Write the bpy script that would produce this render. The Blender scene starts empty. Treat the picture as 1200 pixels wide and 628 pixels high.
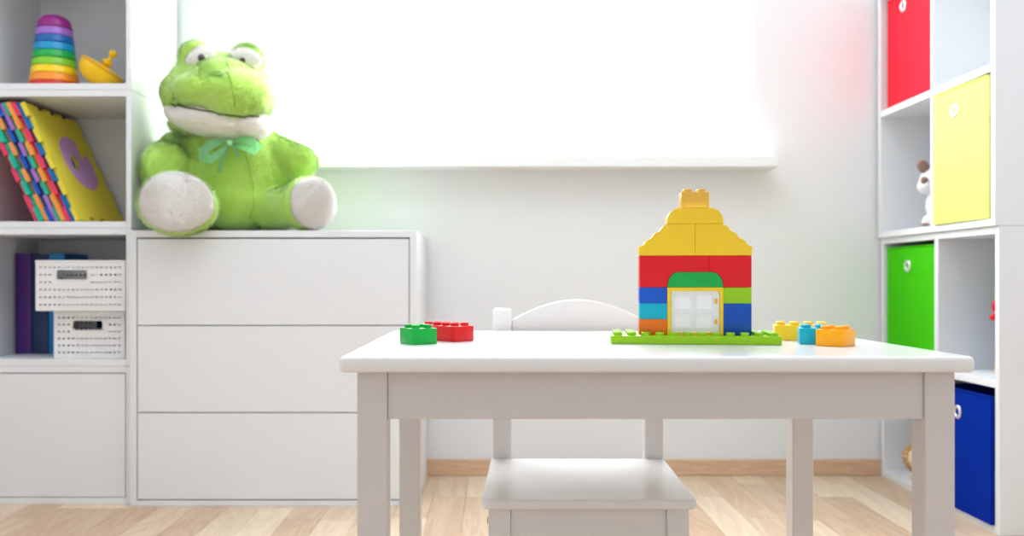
import bpy, bmesh, math, random
import numpy as np
from mathutils import Vector, Matrix, noise

R = math.radians
sc = bpy.context.scene
COL = sc.collection

# ------------------------------------------------------------------ camera
F = 1060.0            # focal length in pixels of the 1200 x 628 frame
VX, VY = 579.0, 328.0  # vanishing point of everything that runs away from the camera
CZ = 0.5925           # eye height in metres
cam = bpy.data.cameras.new('camera')
cam_ob = bpy.data.objects.new('camera', cam)
COL.objects.link(cam_ob)
cam.sensor_fit = 'HORIZONTAL'
cam.sensor_width = 36.0
cam.lens = 36.0 * F / 1200.0
cam.shift_x = (600.0 - VX) / 1200.0
cam.shift_y = (VY - 314.0) / 1200.0
cam.clip_start = 0.02
cam_ob.location = (0, 0, CZ)
cam_ob.rotation_euler = (R(90), 0, 0)
cam.dof.use_dof = True
cam.dof.focus_distance = 1.34
cam.dof.aperture_fstop = 4.2
sc.camera = cam_ob


def at(x, y, d):
    """pixel (1200x628) seen at distance d (metres along +Y) -> world point"""
    return Vector(((x - VX) * d / F, d, CZ - (y - VY) * d / F))


# ------------------------------------------------------------------ world, exposure
world = bpy.data.worlds.new('world')
sc.world = world
world.use_nodes = True
wb = world.node_tree.nodes['Background']
wb.inputs['Color'].default_value = (0.94, 0.968, 1.0, 1)
wb.inputs['Strength'].default_value = 0.74
sc.view_settings.view_transform = 'Standard'
sc.view_settings.look = 'None'
sc.view_settings.gamma = 1.0
sc.view_settings.use_curve_mapping = False
sc.view_settings.exposure = 0.13
WINDOW_EMIT = 9.0
FILL_EMIT = 2.55


# ------------------------------------------------------------------ materials
def lin(c):
    return tuple(((v / 255.0) / 12.92 if v / 255.0 <= 0.04045 else ((v / 255.0 + 0.055) / 1.055) ** 2.4) for v in c) + (1.0,)


def mat(name, rgb, rough=0.5, var=0.03, scale=30.0, bump=0.0, bscale=200.0, coat=0.0, sheen=0.0,
        metallic=0.0, sub=0.0, spec=0.5, emit=0.0, trans=0.0):
    m = bpy.data.materials.new(name)
    m.use_nodes = True
    nt = m.node_tree
    b = nt.nodes['Principled BSDF']
    tc = nt.nodes.new('ShaderNodeTexCoord')
    n = nt.nodes.new('ShaderNodeTexNoise')
    n.inputs['Scale'].default_value = scale
    n.inputs['Detail'].default_value = 3
    nt.links.new(tc.outputs['Object'], n.inputs['Vector'])
    mx = nt.nodes.new('ShaderNodeMix')
    mx.data_type = 'RGBA'
    c = lin(rgb)
    mx.inputs[6].default_value = tuple(v * (1 - var) for v in c[:3]) + (1,)
    mx.inputs[7].default_value = tuple(min(1, v * (1 + var)) for v in c[:3]) + (1,)
    nt.links.new(n.outputs['Fac'], mx.inputs[0])
    nt.links.new(mx.outputs[2], b.inputs['Base Color'])
    b.inputs['Roughness'].default_value = rough
    b.inputs['Metallic'].default_value = metallic
    b.inputs['Specular IOR Level'].default_value = spec
    b.inputs['Coat Weight'].default_value = coat
    b.inputs['Coat Roughness'].default_value = 0.15
    if sheen:
        b.inputs['Sheen Weight'].default_value = sheen
        b.inputs['Sheen Roughness'].default_value = 0.5
    if sub:
        b.inputs['Subsurface Weight'].default_value = sub
        b.inputs['Subsurface Radius'].default_value = (0.01, 0.01, 0.01)
    if trans:
        b.inputs['Transmission Weight'].default_value = trans
    if emit:
        b.inputs['Emission Color'].default_value = c
        b.inputs['Emission Strength'].default_value = emit
    if bump:
        n2 = nt.nodes.new('ShaderNodeTexNoise')
        n2.inputs['Scale'].default_value = bscale
        n2.inputs['Detail'].default_value = 2
        nt.links.new(tc.outputs['Object'], n2.inputs['Vector'])
        bp = nt.nodes.new('ShaderNodeBump')
        bp.inputs['Strength'].default_value = bump
        bp.inputs['Distance'].default_value = 0.002
        nt.links.new(n2.outputs['Fac'], bp.inputs['Height'])
        nt.links.new(bp.outputs['Normal'], b.inputs['Normal'])
    return m


def wood(name, light, dark, axis='Y', tone=0.35, rough=0.45):
    """plank wood: grain stretched along one axis, every object a tone of its own"""
    m = bpy.data.materials.new(name)
    m.use_nodes = True
    nt = m.node_tree
    L = nt.links.new
    b = nt.nodes['Principled BSDF']
    tc = nt.nodes.new('ShaderNodeTexCoord')
    oi = nt.nodes.new('ShaderNodeObjectInfo')
    off = nt.nodes.new('ShaderNodeVectorMath')
    off.operation = 'ADD'
    mul = nt.nodes.new('ShaderNodeMath')
    mul.operation = 'MULTIPLY'
    mul.inputs[1].default_value = 37.0
    L(oi.outputs['Random'], mul.inputs[0])
    L(tc.outputs['Object'], off.inputs[0])
    L(mul.outputs[0], off.inputs[1])
    mp = nt.nodes.new('ShaderNodeMapping')
    mp.inputs['Scale'].default_value = (14, 1.6, 14) if axis == 'Y' else (2.2, 14, 26)
    L(off.outputs[0], mp.inputs['Vector'])
    n = nt.nodes.new('ShaderNodeTexNoise')
    n.inputs['Scale'].default_value = 1.3
    n.inputs['Detail'].default_value = 5
    n.inputs['Distortion'].default_value = 1.2
    L(mp.outputs[0], n.inputs['Vector'])
    w = nt.nodes.new('ShaderNodeMath')       # growth rings: bands of the same noise
    w.operation = 'MULTIPLY'
    w.inputs[1].default_value = 34.0
    L(n.outputs['Fac'], w.inputs[0])
    s = nt.nodes.new('ShaderNodeMath')
    s.operation = 'SINE'
    L(w.outputs[0], s.inputs[0])
    mr = nt.nodes.new('ShaderNodeMapRange')
    mr.inputs['From Min'].default_value = -1
    mr.inputs['From Max'].default_value = 1
    mr.inputs['To Min'].default_value = 0.0
    mr.inputs['To Max'].default_value = 0.26
    L(s.outputs[0], mr.inputs['Value'])
    tn = nt.nodes.new('ShaderNodeMath')
    tn.operation = 'MULTIPLY_ADD'
    tn.inputs[1].default_value = tone
    L(oi.outputs['Random'], tn.inputs[0])
    L(mr.outputs[0], tn.inputs[2])
    mx = nt.nodes.new('ShaderNodeMix')
    mx.data_type = 'RGBA'
    mx.inputs[6].default_value = lin(light)
    mx.inputs[7].default_value = lin(dark)
    L(tn.outputs[0], mx.inputs[0])
    L(mx.outputs[2], b.inputs['Base Color'])
    b.inputs['Roughness'].default_value = rough
    return m


M = {}
M['wall'] = mat('wall_paint', (238, 239, 242), 0.9, 0.01, 8, bump=0.15, bscale=500)
M['ceiling'] = mat('ceiling_paint', (246, 246, 246), 0.9, 0.01)
M['white'] = mat('white_foil', (235, 237, 240), 0.45, 0.008, 5)
M['paint'] = mat('white_wood_paint', (217, 212, 211), 0.38, 0.012, 14, bump=0.05, bscale=90)
M['chair'] = mat('white_chair_paint', (234, 231, 230), 0.35, 0.012, 14, bump=0.05, bscale=90)
M['tabletop'] = mat('white_table_lacquer', (240, 240, 241), 0.24, 0.008, 14, coat=0.25)
M['sill'] = mat('white_sill', (246, 246, 248), 0.4, 0.005)
M['groove'] = mat('dark_gap', (70, 70, 72), 0.9)
M['floor'] = wood('oak_strips', (236, 216, 190), (194, 160, 128), 'Y', 0.74)
M['floor_base'] = mat('oak_underlay', (190, 160, 125), 0.7)
M['skirting'] = wood('oak_skirting', (234, 202, 170), (184, 138, 102), 'X', 0.5)
M['blind'] = mat('backlit_blind', (248, 252, 255), 0.9, 0.0, emit=WINDOW_EMIT)
M['lampglass'] = mat('lamp_diffuser', (238, 247, 255), 0.6, 0.0, emit=FILL_EMIT)


def plastic(name, rgb, rough=0.3):
    return mat(name, rgb, rough, 0.012, 20, spec=0.35)


M['b_green'] = plastic('green_plastic', (0, 178, 66))
M['b_red'] = plastic('red_plastic', (226, 20, 28))
M['b_lime'] = plastic('lime_plastic', (150, 206, 20))
M['b_yellow'] = plastic('yellow_plastic', (250, 208, 44))
M['b_yellow2'] = mat('clear_yellow_plastic', (250, 200, 70), 0.3, 0.012, 20, trans=0.25)
M['b_blue'] = plastic('blue_plastic', (0, 78, 180))
M['b_blue2'] = plastic('mid_blue_plastic', (14, 88, 200))
M['b_cyan'] = plastic('cyan_plastic', (0, 178, 206))
M['b_orange'] = plastic('orange_plastic', (240, 118, 14))
M['b_amber'] = plastic('amber_plastic', (255, 174, 0))
M['b_dgreen'] = plastic('mid_green_plastic', (18, 172, 70))
M['b_white'] = plastic('white_plastic', (238, 238, 236))
M['b_pane'] = mat('milky_pane', (252, 252, 253), 0.2, 0.0)


# ------------------------------------------------------------------ mesh helpers
def tag(o, label=None, cat=None, group=None, kind=None):
    if label:
        o['label'] = label
    if cat:
        o['category'] = cat
    if group:
        o['group'] = group
    if kind:
        o['kind'] = kind
    return o


def empty(name, loc=(0, 0, 0), label=None, cat=None, group=None, rot=(0, 0, 0), parent=None):
    o = bpy.data.objects.new(name, None)
    o.empty_display_size = 0.05
    COL.objects.link(o)
    o.location = loc
    o.rotation_euler = rot
    o.parent = parent
    return tag(o, label, cat, group)


def obj(name, bm, m, parent=None, loc=None, rot=None, smooth=None):
    bmesh.ops.recalc_face_normals(bm, faces=bm.faces[:])
    me = bpy.data.meshes.new(name)
    bm.to_mesh(me)
    bm.free()
    return mobj(name, me, m, parent, loc, rot, smooth)


def mobj(name, me, m, parent=None, loc=None, rot=None, smooth=None):
    if m is not None:
        me.materials.clear()
        me.materials.append(m)
    if smooth is not None:
        me.polygons.foreach_set('use_smooth', [True] * len(me.polygons))
        if smooth < 179:
            me.set_sharp_from_angle(angle=R(smooth))
    o = bpy.data.objects.new(name, me)
    COL.objects.link(o)
    o.parent = parent
    if loc is not None:
        o.location = loc
    if rot is not None:
        o.rotation_euler = rot
    return o


def box(x0, x1, y0, y1, z0, z1, bev=0.0, seg=2, bm=None):
    """box in its own bmesh (bevelled) or added to bm"""
    t = bmesh.new()
    bmesh.ops.create_cube(t, size=1.0)
    for v in t.verts:
        v.co = Vector(((x0 + x1) / 2 + v.co.x * (x1 - x0), (y0 + y1) / 2 + v.co.y * (y1 - y0), (z0 + z1) / 2 + v.co.z * (z1 - z0)))
    if bev:
        bmesh.ops.bevel(t, geom=t.edges[:], offset=bev, segments=seg, profile=0.5, affect='EDGES')
    return merge(bm, t)


def merge(bm, t, mx=None):
    if mx is not None:
        bmesh.ops.transform(t, matrix=mx, verts=t.verts[:])
    if bm is None:
        return t
    me = bpy.data.meshes.new('tmp')
    t.to_mesh(me)
    t.free()
    bm.from_mesh(me)
    bpy.data.meshes.remove(me)
    return bm


def lathe(prof, n=32, bm=None, mx=None):
    """profile of (r, z) turned round Z; closed at r = 0"""
    t = bmesh.new()
    rings = []
    for r, z in prof:
        if r < 1e-6:
            rings.append([t.verts.new((0, 0, z))])
        else:
            rings.append([t.verts.new((r * math.cos(2 * math.pi * k / n), r * math.sin(2 * math.pi * k / n), z)) for k in range(n)])
    for a, b in zip(rings, rings[1:]):
        for k in range(n):
            k2 = (k + 1) % n
            if len(a) == 1 and len(b) == 1:
                continue
            if len(a) == 1:
                t.faces.new((a[0], b[k], b[k2]))
            elif len(b) == 1:
                t.faces.new((a[k], a[k2], b[0]))
            else:
                t.faces.new((a[k], a[k2], b[k2], b[k]))
    return merge(bm, t, mx)


def prism(outer, depth, holes=(), bm=None, mx=None, bev=0.0):
    """outline(s) in (u, v) -> plate lying in XY, thickness along +Z"""
    t = bmesh.new()
    edges = []
    for loop in (outer,) + tuple(holes):
        vs = [t.verts.new((u, v, 0)) for u, v in loop]
        edges += [t.edges.new((vs[i], vs[(i + 1) % len(vs)])) for i in range(len(vs))]
    if holes:
        bmesh.ops.triangle_fill(t, edges=edges, use_beauty=True)
    else:
        f = t.faces.new([v for v in t.verts])
    r = bmesh.ops.extrude_face_region(t, geom=t.faces[:])
    nv = [g for g in r['geom'] if isinstance(g, bmesh.types.BMVert)]
    bmesh.ops.translate(t, vec=(0, 0, depth), verts=nv)
    bmesh.ops.recalc_face_normals(t, faces=t.faces[:])
    if bev and not holes:
        es = [e for e in t.edges if len(e.link_faces) == 2 and e.calc_face_angle(0) > 0.6]
        bmesh.ops.bevel(t, geom=es, offset=bev, segments=1, profile=0.5, affect='EDGES')
    return merge(bm, t, mx)


XZ = Matrix(((1, 0, 0, 0), (0, 0, 1, 0), (0, 1, 0, 0), (0, 0, 0, 1)))   # (u, v, t) -> (x = u, y = t, z = v)


def tube(pts, r, n=8, bm=None, closed=False):
    t = bmesh.new()
    pts = [Vector(p) for p in pts]
    rings = []
    for i, p in enumerate(pts):
        a = pts[max(0, i - 1)] if not closed else pts[i - 1]
        b = pts[min(len(pts) - 1, i + 1)] if not closed else pts[(i + 1) % len(pts)]
        d = (b - a).normalized()
        up = Vector((0, 0, 1)) if abs(d.z) < 0.9 else Vector((0, 1, 0))
        s = d.cross(up).normalized()
        w = s.cross(d)
        rr = r[i] if isinstance(r, (list, tuple)) else r
        rings.append([t.verts.new(p + s * rr * math.cos(2 * math.pi * k / n) + w * rr * math.sin(2 * math.pi * k / n)) for k in range(n)])
    m = len(rings)
    for i in range(m if closed else m - 1):
        a, b = rings[i], rings[(i + 1) % m]
        for k in range(n):
            t.faces.new((a[k], a[(k + 1) % n], b[(k + 1) % n], b[k]))
    if not closed:
        t.faces.new(rings[0])
        t.faces.new(rings[-1])
    return merge(bm, t)


def ball(c, rad, rot=(0, 0, 0), seg=24, bm=None):
    from mathutils import Euler
    t = bmesh.new()
    bmesh.ops.create_uvsphere(t, u_segments=seg, v_segments=seg // 2, radius=1.0)
    mx = Matrix.Translation(Vector(c)) @ Euler(rot).to_matrix().to_4x4() @ Matrix.Diagonal(Vector(tuple(rad) + (1.0,)))
    return merge(bm, t, mx)


def limb(a, b, ra, rb, n=7, bm=None):
    a, b = Vector(a), Vector(b)
    for i in range(n):
        k = i / (n - 1)
        bm = ball(a.lerp(b, k), (ra + (rb - ra) * k,) * 3, seg=20, bm=bm)
    return bm


# ------------------------------------------------------------------ the room
WALL = 2.75
LEFT, RIGHT, NEAR, TOP = -1.75, 1.57, -1.6, 2.5
W0, W1, WZ0, WZ1 = (325 - VX) * WALL / F, (884 - VX) * WALL / F, 0.955, 2.10

tag(obj('floor', box(LEFT, RIGHT, NEAR, WALL, -0.03, -0.012), M['floor_base']), kind='structure')
floor = bpy.data.objects['floor']
random.seed(11)
SW = 0.088
strip_me = {}


def strip_mesh(L):
    if L not in strip_me:
        bm = box(0.0003, SW - 0.0003, 0.0004, L - 0.0004, -0.012, 0, 0.0006, 1)
        me = bpy.data.meshes.new('plank')
        bm.to_mesh(me)
        bm.free()
        me.materials.append(M['floor'])
        strip_me[L] = me
    return strip_me[L]


x = LEFT
while x + SW < RIGHT + 0.02:
    y = WALL - random.choice((0.12, 0.28, 0.4, 0.5))
    end = WALL
    while end > 0.55:
        L = round(end - y, 2)
        p = bpy.data.objects.new('plank', strip_mesh(L))
        COL.objects.link(p)
        p.parent = floor
        p.location = (x, end - L, 0)
        end = end - L
        y = end - random.choice((0.4, 0.5, 0.6))
    x += SW

bm = None
for a in ((LEFT, W0, 0, TOP), (W1, RIGHT, 0, TOP), (W0, W1, 0, WZ0), (W0, W1, WZ1, TOP)):
    bm = box(a[0], a[1], WALL, WALL + 0.12, a[2], a[3], bm=bm)
tag(obj('wall_back', bm, M['wall']), kind='structure')
tag(obj('wall_left', box(LEFT - 0.1, LEFT, NEAR, WALL + 0.12, 0, TOP), M['wall']), kind='structure')
tag(obj('wall_right', box(RIGHT, RIGHT + 0.1, NEAR, WALL + 0.12, 0, TOP), M['wall']), kind='structure')
tag(obj('ceiling', box(LEFT - 0.1, RIGHT + 0.1, NEAR, WALL + 0.12, TOP, TOP + 0.1), M['ceiling']), kind='structure')
tag(obj('baseboard_back', box(LEFT, RIGHT, WALL - 0.014, WALL, 0.0, 0.049, 0.003), M['skirting']), kind='structure')

win = empty('window_1', ((W0 + W1) / 2, WALL, WZ0))
tag(win, 'wide bright window with a drawn white blind and white sill', kind='structure')
ox, oz = -(W0 + W1) / 2, -WZ0
obj('window_blind', box(W0 + ox, W1 + ox, 0.035, 0.045, 0, WZ1 - WZ0), M['blind'], win)
obj('window_sill', box(-0.74 + ox, (912 - VX) * 2.66 / F + ox, -0.09, 0.034, -0.030, 0.003, 0.003), M['sill'], win)

fill_light = empty('ceiling_lamp', (-0.1, 1.35, TOP), 'flat square white lamp on the ceiling', 'lamp')  # added out-of-view glowing panel that brightens the room
bm = None
for a in ((-0.72, 0.72, -0.72, -0.68), (-0.72, 0.72, 0.68, 0.72), (-0.72, -0.68, -0.68, 0.68), (0.68, 0.72, -0.68, 0.68)):
    bm = box(a[0], a[1], a[2], a[3], -0.06, 0, bm=bm)
obj('frame', bm, M['white'], fill_light)
obj('diffuser', box(-0.68, 0.68, -0.68, 0.68, -0.05, -0.04), M['lampglass'], fill_light)

# ------------------------------------------------------------------ left column of stacked cube units
CUX0, CUX1 = -1.384, -0.9585
CUD0, CUD1 = 2.39, 2.735
CUH = 0.365
cube_labels = [
    'lowest white cube cabinet on the floor, closed by a plain flat door',
    'white open cube shelf holding the two perforated baskets',
    'white open cube shelf holding the leaning foam puzzle mats',
    'topmost white open cube shelf holding the rainbow cup tower']
cubes = []
for k in range(4):
    t = empty('cube_shelf', ((CUX0 + CUX1) / 2, CUD0, k * CUH), cube_labels[k], 'shelf', 'stacked cube shelves')
    w = (CUX1 - CUX0) / 2
    D = CUD1 - CUD0
    h = CUH - 0.0006
    obj('side_panel', box(-w, -w + 0.014, 0, D, 0, h, 0.0008, 1), M['white'], t)
    obj('side_panel', box(w - 0.014, w, 0, D, 0, h, 0.0008, 1), M['white'], t)
    obj('bottom_panel', box(-w + 0.014, w - 0.014, 0, D, 0, 0.017, 0.0008, 1), M['white'], t)
    obj('top_panel', box(-w + 0.014, w - 0.014, 0, D, h - 0.017, h, 0.0008, 1), M['white'], t)
    obj('back_panel', box(-w + 0.014, w - 0.014, D - 0.006, D, 0.017, h - 0.017), M['white'], t)
    if k == 0:
        obj('door', box(-w + 0.016, w - 0.0165, 0.001, 0.018, 0.019, h - 0.0195, 0.001, 1), M['white'], t)
    cubes.append(t)

# ------------------------------------------------------------------ dresser
DX0, DX1, DD0, DD1, DZ = -0.955, -0.203, 2.37, 2.735, 0.722
dr = empty('dresser', ((DX0 + DX1) / 2, DD0, 0), 'white dresser with three handleless drawers under the plush frog', 'dresser')
w = (DX1 - DX0) / 2
D = DD1 - DD0
obj('side_panel', box(-w, -w + 0.018, 0, D, 0, DZ, 0.001, 1), M['white'], dr)
obj('side_panel', box(w - 0.018, w, 0, D, 0, DZ, 0.001, 1), M['white'], dr)
obj('top_panel', box(-w + 0.018, w - 0.018, 0, D, DZ - 0.018, DZ, 0.001, 1), M['white'], dr)
obj('bottom_panel', box(-w + 0.018, w - 0.018, 0, D, 0, 0.014, 0.001, 1), M['white'], dr)
obj('back_panel', box(-w + 0.018, w - 0.018, D - 0.006, D, 0.014, DZ - 0.018), M['white'], dr)
zb, zt = 0.016, DZ - 0.0205
dh = (zt - zb) / 3
for k in range(3):
    z0, z1 = zb + dh * k + 0.0014, zb + dh * (k + 1) - 0.0014
    dw = obj('drawer', box(-w + 0.0205, w - 0.0205, 0.001, 0.019, z0, z1, 0.001, 1), M['white'], dr)
    bm = box(-w + 0.03, w - 0.03, 0.0195, 0.30, z0 + 0.01, z0 + 0.02)
    for s in (-1, 1):
        box(s * (w - 0.03) - 0.006, s * (w - 0.03) + 0.006, 0.0195, 0.30, z0 + 0.02, z1 - 0.03, bm=bm)
    obj('drawer_tray', bm, M['white'], dw)

# ------------------------------------------------------------------ right shelf: two 2 x 2 units, open towards the room
RS0, RS1 = 2.095, 2.734          # near and far end
RDIV0, RDIV1 = 2.386, 2.406
RU = [(0.0, 0.718, 1.170), (0.7185, 1.46, 1.160)]
RB = 1.555
rlabels = ['lower white two-by-two shelf unit on the floor, with the green and blue boxes',
           'upper white two-by-two shelf unit, with the red and pale yellow boxes']
rmid = [(0.340, 0.358), (1.080, 1.098)]
for (z0, z1, xf), lb, (m0, m1) in zip(RU, rlabels, rmid):
    t = empty('shelf_unit', (xf, (RS0 + RS1) / 2, z0), lb, 'shelf', 'shelf units on the right wall')
    hy = (RS1 - RS0) / 2
    cy = (RS0 + RS1) / 2
    dx = RB - xf
    hz = z1 - z0
    obj('end_panel', box(0, dx, -hy, -hy + 0.018, 0, hz, 0.001, 1), M['white'], t)
    obj('end_panel', box(0, dx, hy - 0.018, hy, 0, hz, 0.001, 1), M['white'], t)
    obj('bottom_panel', box(0, dx, -hy + 0.018, hy - 0.018, 0, 0.018, 0.001, 1), M['white'], t)
    obj('top_panel', box(0, dx, -hy + 0.018, hy - 0.018, hz - 0.018, hz, 0.001, 1), M['white'], t)
    obj('back_panel', box(dx - 0.006, dx, -hy + 0.018, hy - 0.018, 0.018, hz - 0.018), M['white'], t)
    obj('middle_shelf', box(0, dx - 0.006, -hy + 0.018, hy - 0.018, m0 - z0, m1 - z0, 0.001, 1), M['white'], t)
    for a, b in ((0.018, m0 - z0), (m1 - z0, hz - 0.018)):
        obj('divider', box(0.0008, dx - 0.006, RDIV0 - cy, RDIV1 - cy, a, b, 0.001, 1), M['white'], t)

M['steel'] = mat('eyelet_steel', (226, 226, 228), 0.25, 0.01, metallic=0.85)
M['hole'] = mat('eyelet_hole', (32, 32, 36), 0.9)  # near-black colour stands in for the shade inside the eyelet


def storage_box(name, xf, y0, y1, z0, h, col, label, eye, yaw=0.0, depth=0.33):
    m = mat(name + '_fabric', col, 0.85, 0.03, 25, bump=0.25, bscale=900, spec=0.06)
    t = empty('storage_box', (xf, (y0 + y1) / 2, z0), label, 'storage box', 'fabric storage boxes', rot=(0, 0, yaw))
    hw = (y1 - y0) / 2
    bm = bmesh.new()
    # open fabric box with slightly bowed sides: outer and inner skin
    def ring(off, z, bow):
        pts = []
        for (a, b, n) in (((0, -hw), (0, hw), 8), ((0, hw), (depth, hw), 8), ((depth, hw), (depth, -hw), 8), ((depth, -hw), (0, -hw), 8)):
            for i in range(n):
                k = i / n
                px, py = a[0] + (b[0] - a[0]) * k, a[1] + (b[1] - a[1]) * k
                q = bow * math.sin(math.pi * k)
                if a[0] == 0 and b[0] == 0:
                    px -= q
                cx, cyy = depth / 2, 0
                px = cx + (px - cx) * (1 - off / (depth / 2))
                py = cyy + (py - cyy) * (1 - off / hw)
                pts.append(bm.verts.new((px, py, z)))
        return pts
    rings = [ring(0.0, 0.0, 0.0), ring(0.0, h * 0.3, 0.002), ring(0, h * 0.7, 0.003), ring(0, h, 0.002),
             ring(0.004, h, 0.002), ring(0.004, h * 0.5, 0.002), ring(0.004, 0.005, 0)]
    for a, b in zip(rings, rings[1:]):
        n = len(a)
        for k in range(n):
            bm.faces.new((a[k], a[(k + 1) % n], b[(k + 1) % n], b[k]))
    bm.faces.new(rings[0])
    bm.faces.new(rings[-1])
    obj('fabric_body', bm, m, t, smooth=35)
    # hem along the upper front edge
    obj('hem', tube([(-0.0015, -hw + 0.002, h - 0.001), (-0.0035, 0, h - 0.001), (-0.0015, hw - 0.002, h - 0.001)], 0.0022, 6), m, t)
    ey, ez = eye
    q = Matrix.Translation((-0.0028, ey - (y0 + y1) / 2, ez - z0)) @ Matrix.Rotation(R(-90), 4, 'Y')
    obj('eyelet', lathe([(0.0088, -0.002), (0.0095, 0.0016), (0.0125, 0.003), (0.0165, 0.0022), (0.0185, -0.001), (0.0185, -0.003)], 28, mx=q), M['steel'], t, smooth=60)
    obj('eyelet_hole', lathe([(0, -0.0006), (0.0094, -0.0006), (0.0094, -0.0026), (0, -0.0026)], 24, mx=q), M['hole'], t)  # solid dark disc painted as shade, no opening behind it
    return t


storage_box('red', 1.178, 2.412, 2.708, 1.0985, 0.325, (230, 42, 58), 'bright red fabric box in the upper shelf unit', (2.60, 1.380))
storage_box('lime', 1.1555, 2.1165, 2.3755, 0.737, 0.336, (216, 230, 126), 'pale yellow-green fabric box in the upper shelf unit', (2.265, 1.016), yaw=R(1.2), depth=0.30)
storage_box('leaf', 1.176, 2.414, 2.704, 0.3585, 0.328, (70, 200, 20), 'grass green fabric box in the lower shelf unit', (2.568, 0.632))
storage_box('navy', 1.162, 2.116, 2.378, 0.0185, 0.302, (0, 44, 158), 'royal blue fabric box at the bottom of the lower shelf unit', (2.264, 0.2625))

# ------------------------------------------------------------------ children's table
TZ, TD0, TD1 = 0.50, 1.09, 1.65
TX0, TX1 = (397 - VX) * TD0 / F, (1143.5 - VX) * TD0 / F
tb = empty('childrens_table', ((TX0 + TX1) / 2, (TD0 + TD1) / 2, 0), "white wooden children's table with toy bricks on top", 'table')
w, D = (TX1 - TX0) / 2, (TD1 - TD0) / 2
bm = box(-w, w, -D, D, TZ - 0.0195, TZ)
vert_e = [e for e in bm.edges if abs(e.verts[0].co.z - e.verts[1].co.z) > 0.01]
bmesh.ops.bevel(bm, geom=vert_e, offset=0.006, segments=5, profile=0.5, affect='EDGES')
hor = [e for e in bm.edges if abs(e.verts[0].co.z - e.verts[1].co.z) < 1e-5 and len(e.link_faces) == 2 and e.calc_face_angle(0) > 1.0]
bmesh.ops.bevel(bm, geom=hor, offset=0.005, segments=3, profile=0.5, affect='EDGES')
obj('tabletop', bm, M['tabletop'], tb, smooth=30)
LI, LW = 0.019, 0.037
for sx in (-1, 1):
    for sy in (-1, 1):
        cx, cy = (sx * (w - LI - LW / 2) if sx < 0 else w - LI + 0.004 - LW / 2), (sy * (D - LI - LW / 2) if sy < 0 else D - 0.012 - LW / 2)
        obj('leg', box(cx - LW / 2, cx + LW / 2, cy - LW / 2, cy + LW / 2, 0, TZ - 0.0197, 0.0018), M['paint'], tb)
az0, az1 = TZ - 0.0197 - 0.0590, TZ - 0.0197
iw, idp = w - LI - LW - 0.0002, D - LI - LW - 0.0002
for s in (-1, 1):
    y_out = s * (D - LI - 0.004)
    y_in = s * (D - LI - 0.022)
    obj('apron', box(-iw, iw + 0.004, min(y_out, y_in), max(y_out, y_in), az0, az1, 0.0012), M['paint'], tb)
    x_out = s * (w - LI - 0.004)
    x_in = s * (w - LI - 0.022)
    obj('apron', box(min(x_out, x_in), max(x_out, x_in), -idp, idp, az0, az1, 0.0012), M['paint'], tb)

# ------------------------------------------------------------------ children's chair
ch = empty('childrens_chair', (0.146, 1.50, 0), "white wooden children's chair tucked under the table", 'chair')
ox, oy = -0.146, -1.50
SZ = 0.2655
SF, SB = 1.345, 1.658          # front and rear edge of the seat


def rounded_quad(p, rad, n=6):
    out = []
    m = len(p)
    for i in range(m):
        a, b, c = Vector(p[i - 1]), Vector(p[i]), Vector(p[(i + 1) % m])
        r = rad[i]
        if r <= 0:
            out.append(tuple(b))
            continue
        d1, d2 = (a - b).normalized(), (c - b).normalized()
        s, e = b + d1 * r, b + d2 * r
        for k in range(n + 1):
            q = k / n
            out.append(tuple((1 - q) ** 2 * s + 2 * q * (1 - q) * b + q * q * e))
    return out


sx0, sx1, bx0, bx1 = -0.0190, 0.3033, -0.006, 0.3120
seat = rounded_quad([(sx0 + ox, SF + oy), (sx1 + ox, SF + oy), (bx1 + ox, SB + oy), (bx0 + ox, SB + oy)], [0.016, 0.016, 0.003, 0.003])
bm = prism(seat, 0.0155, mx=Matrix.Translation((0, 0, SZ - 0.0155)), bev=0.003)
obj('seat', bm, M['tabletop'], ch, smooth=40)
for x0 in (-0.0022, 0.2762):
    bm = box(x0 + ox, x0 + 0.0345 + ox, SB + 0.0004 + oy, SB + 0.032 + oy, 0, 0.5405)
    es = [e for e in bm.edges if abs(e.verts[0].co.z - e.verts[1].co.z) > 0.1]
    bmesh.ops.bevel(bm, geom=es, offset=0.003, segments=2, affect='EDGES', profile=0.5)
    es = [e for e in bm.edges if min(v.co.z for v in e.verts) > 0.53]
    bmesh.ops.bevel(bm, geom=es, offset=0.006, segments=3, affect='EDGES', profile=0.5)
    obj('back_post', bm, M['chair'], ch, smooth=40)
# curved back rail between the posts
xa, xb = 0.0324 + ox, 0.2761 + ox
arch = [(xa, 0.42), (xb, 0.42)]
n = 24
for i in range(n + 1):
    k = i / n
    arch.append((xb + (xa - xb) * k, 0.5185 + 0.0380 * math.sin(math.pi * k) ** 0.9))
obj('back_rail', prism(arch, 0.016, mx=Matrix.Translation((0, SB + 0.008 + oy, 0)) @ XZ, bev=0.002), M['chair'], ch, smooth=40)
FL = SF + 0.012
for x0 in (-0.0089, 0.2594):
    lg = obj('leg', box(x0 + ox, x0 + 0.0335 + ox, FL + oy, FL + 0.034 + oy, 0, SZ - 0.0157, 0.002), M['chair'], ch)
    s = -1 if x0 < 0.1 else 1
    c = Vector((x0 + ox + (0 if s < 0 else 0.0335), FL + 0.017 + oy, 0.228))
    q = Matrix.Translation(c) @ Matrix.Rotation(R(90 * s), 4, 'Y')
    obj('bolt', lathe([(0, 0.0012), (0.0045, 0.0012), (0.0055, 0.0), (0.0055, -0.002), (0, -0.002)], 16, mx=q), M['groove'], lg)
AZ0, AZ1 = SZ - 0.078, SZ - 0.0157
obj('apron', box(0.0248 + ox, 0.2592 + ox, FL + 0.004 + oy, FL + 0.022 + oy, AZ0, AZ1, 0.0012), M['chair'], ch)
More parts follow.
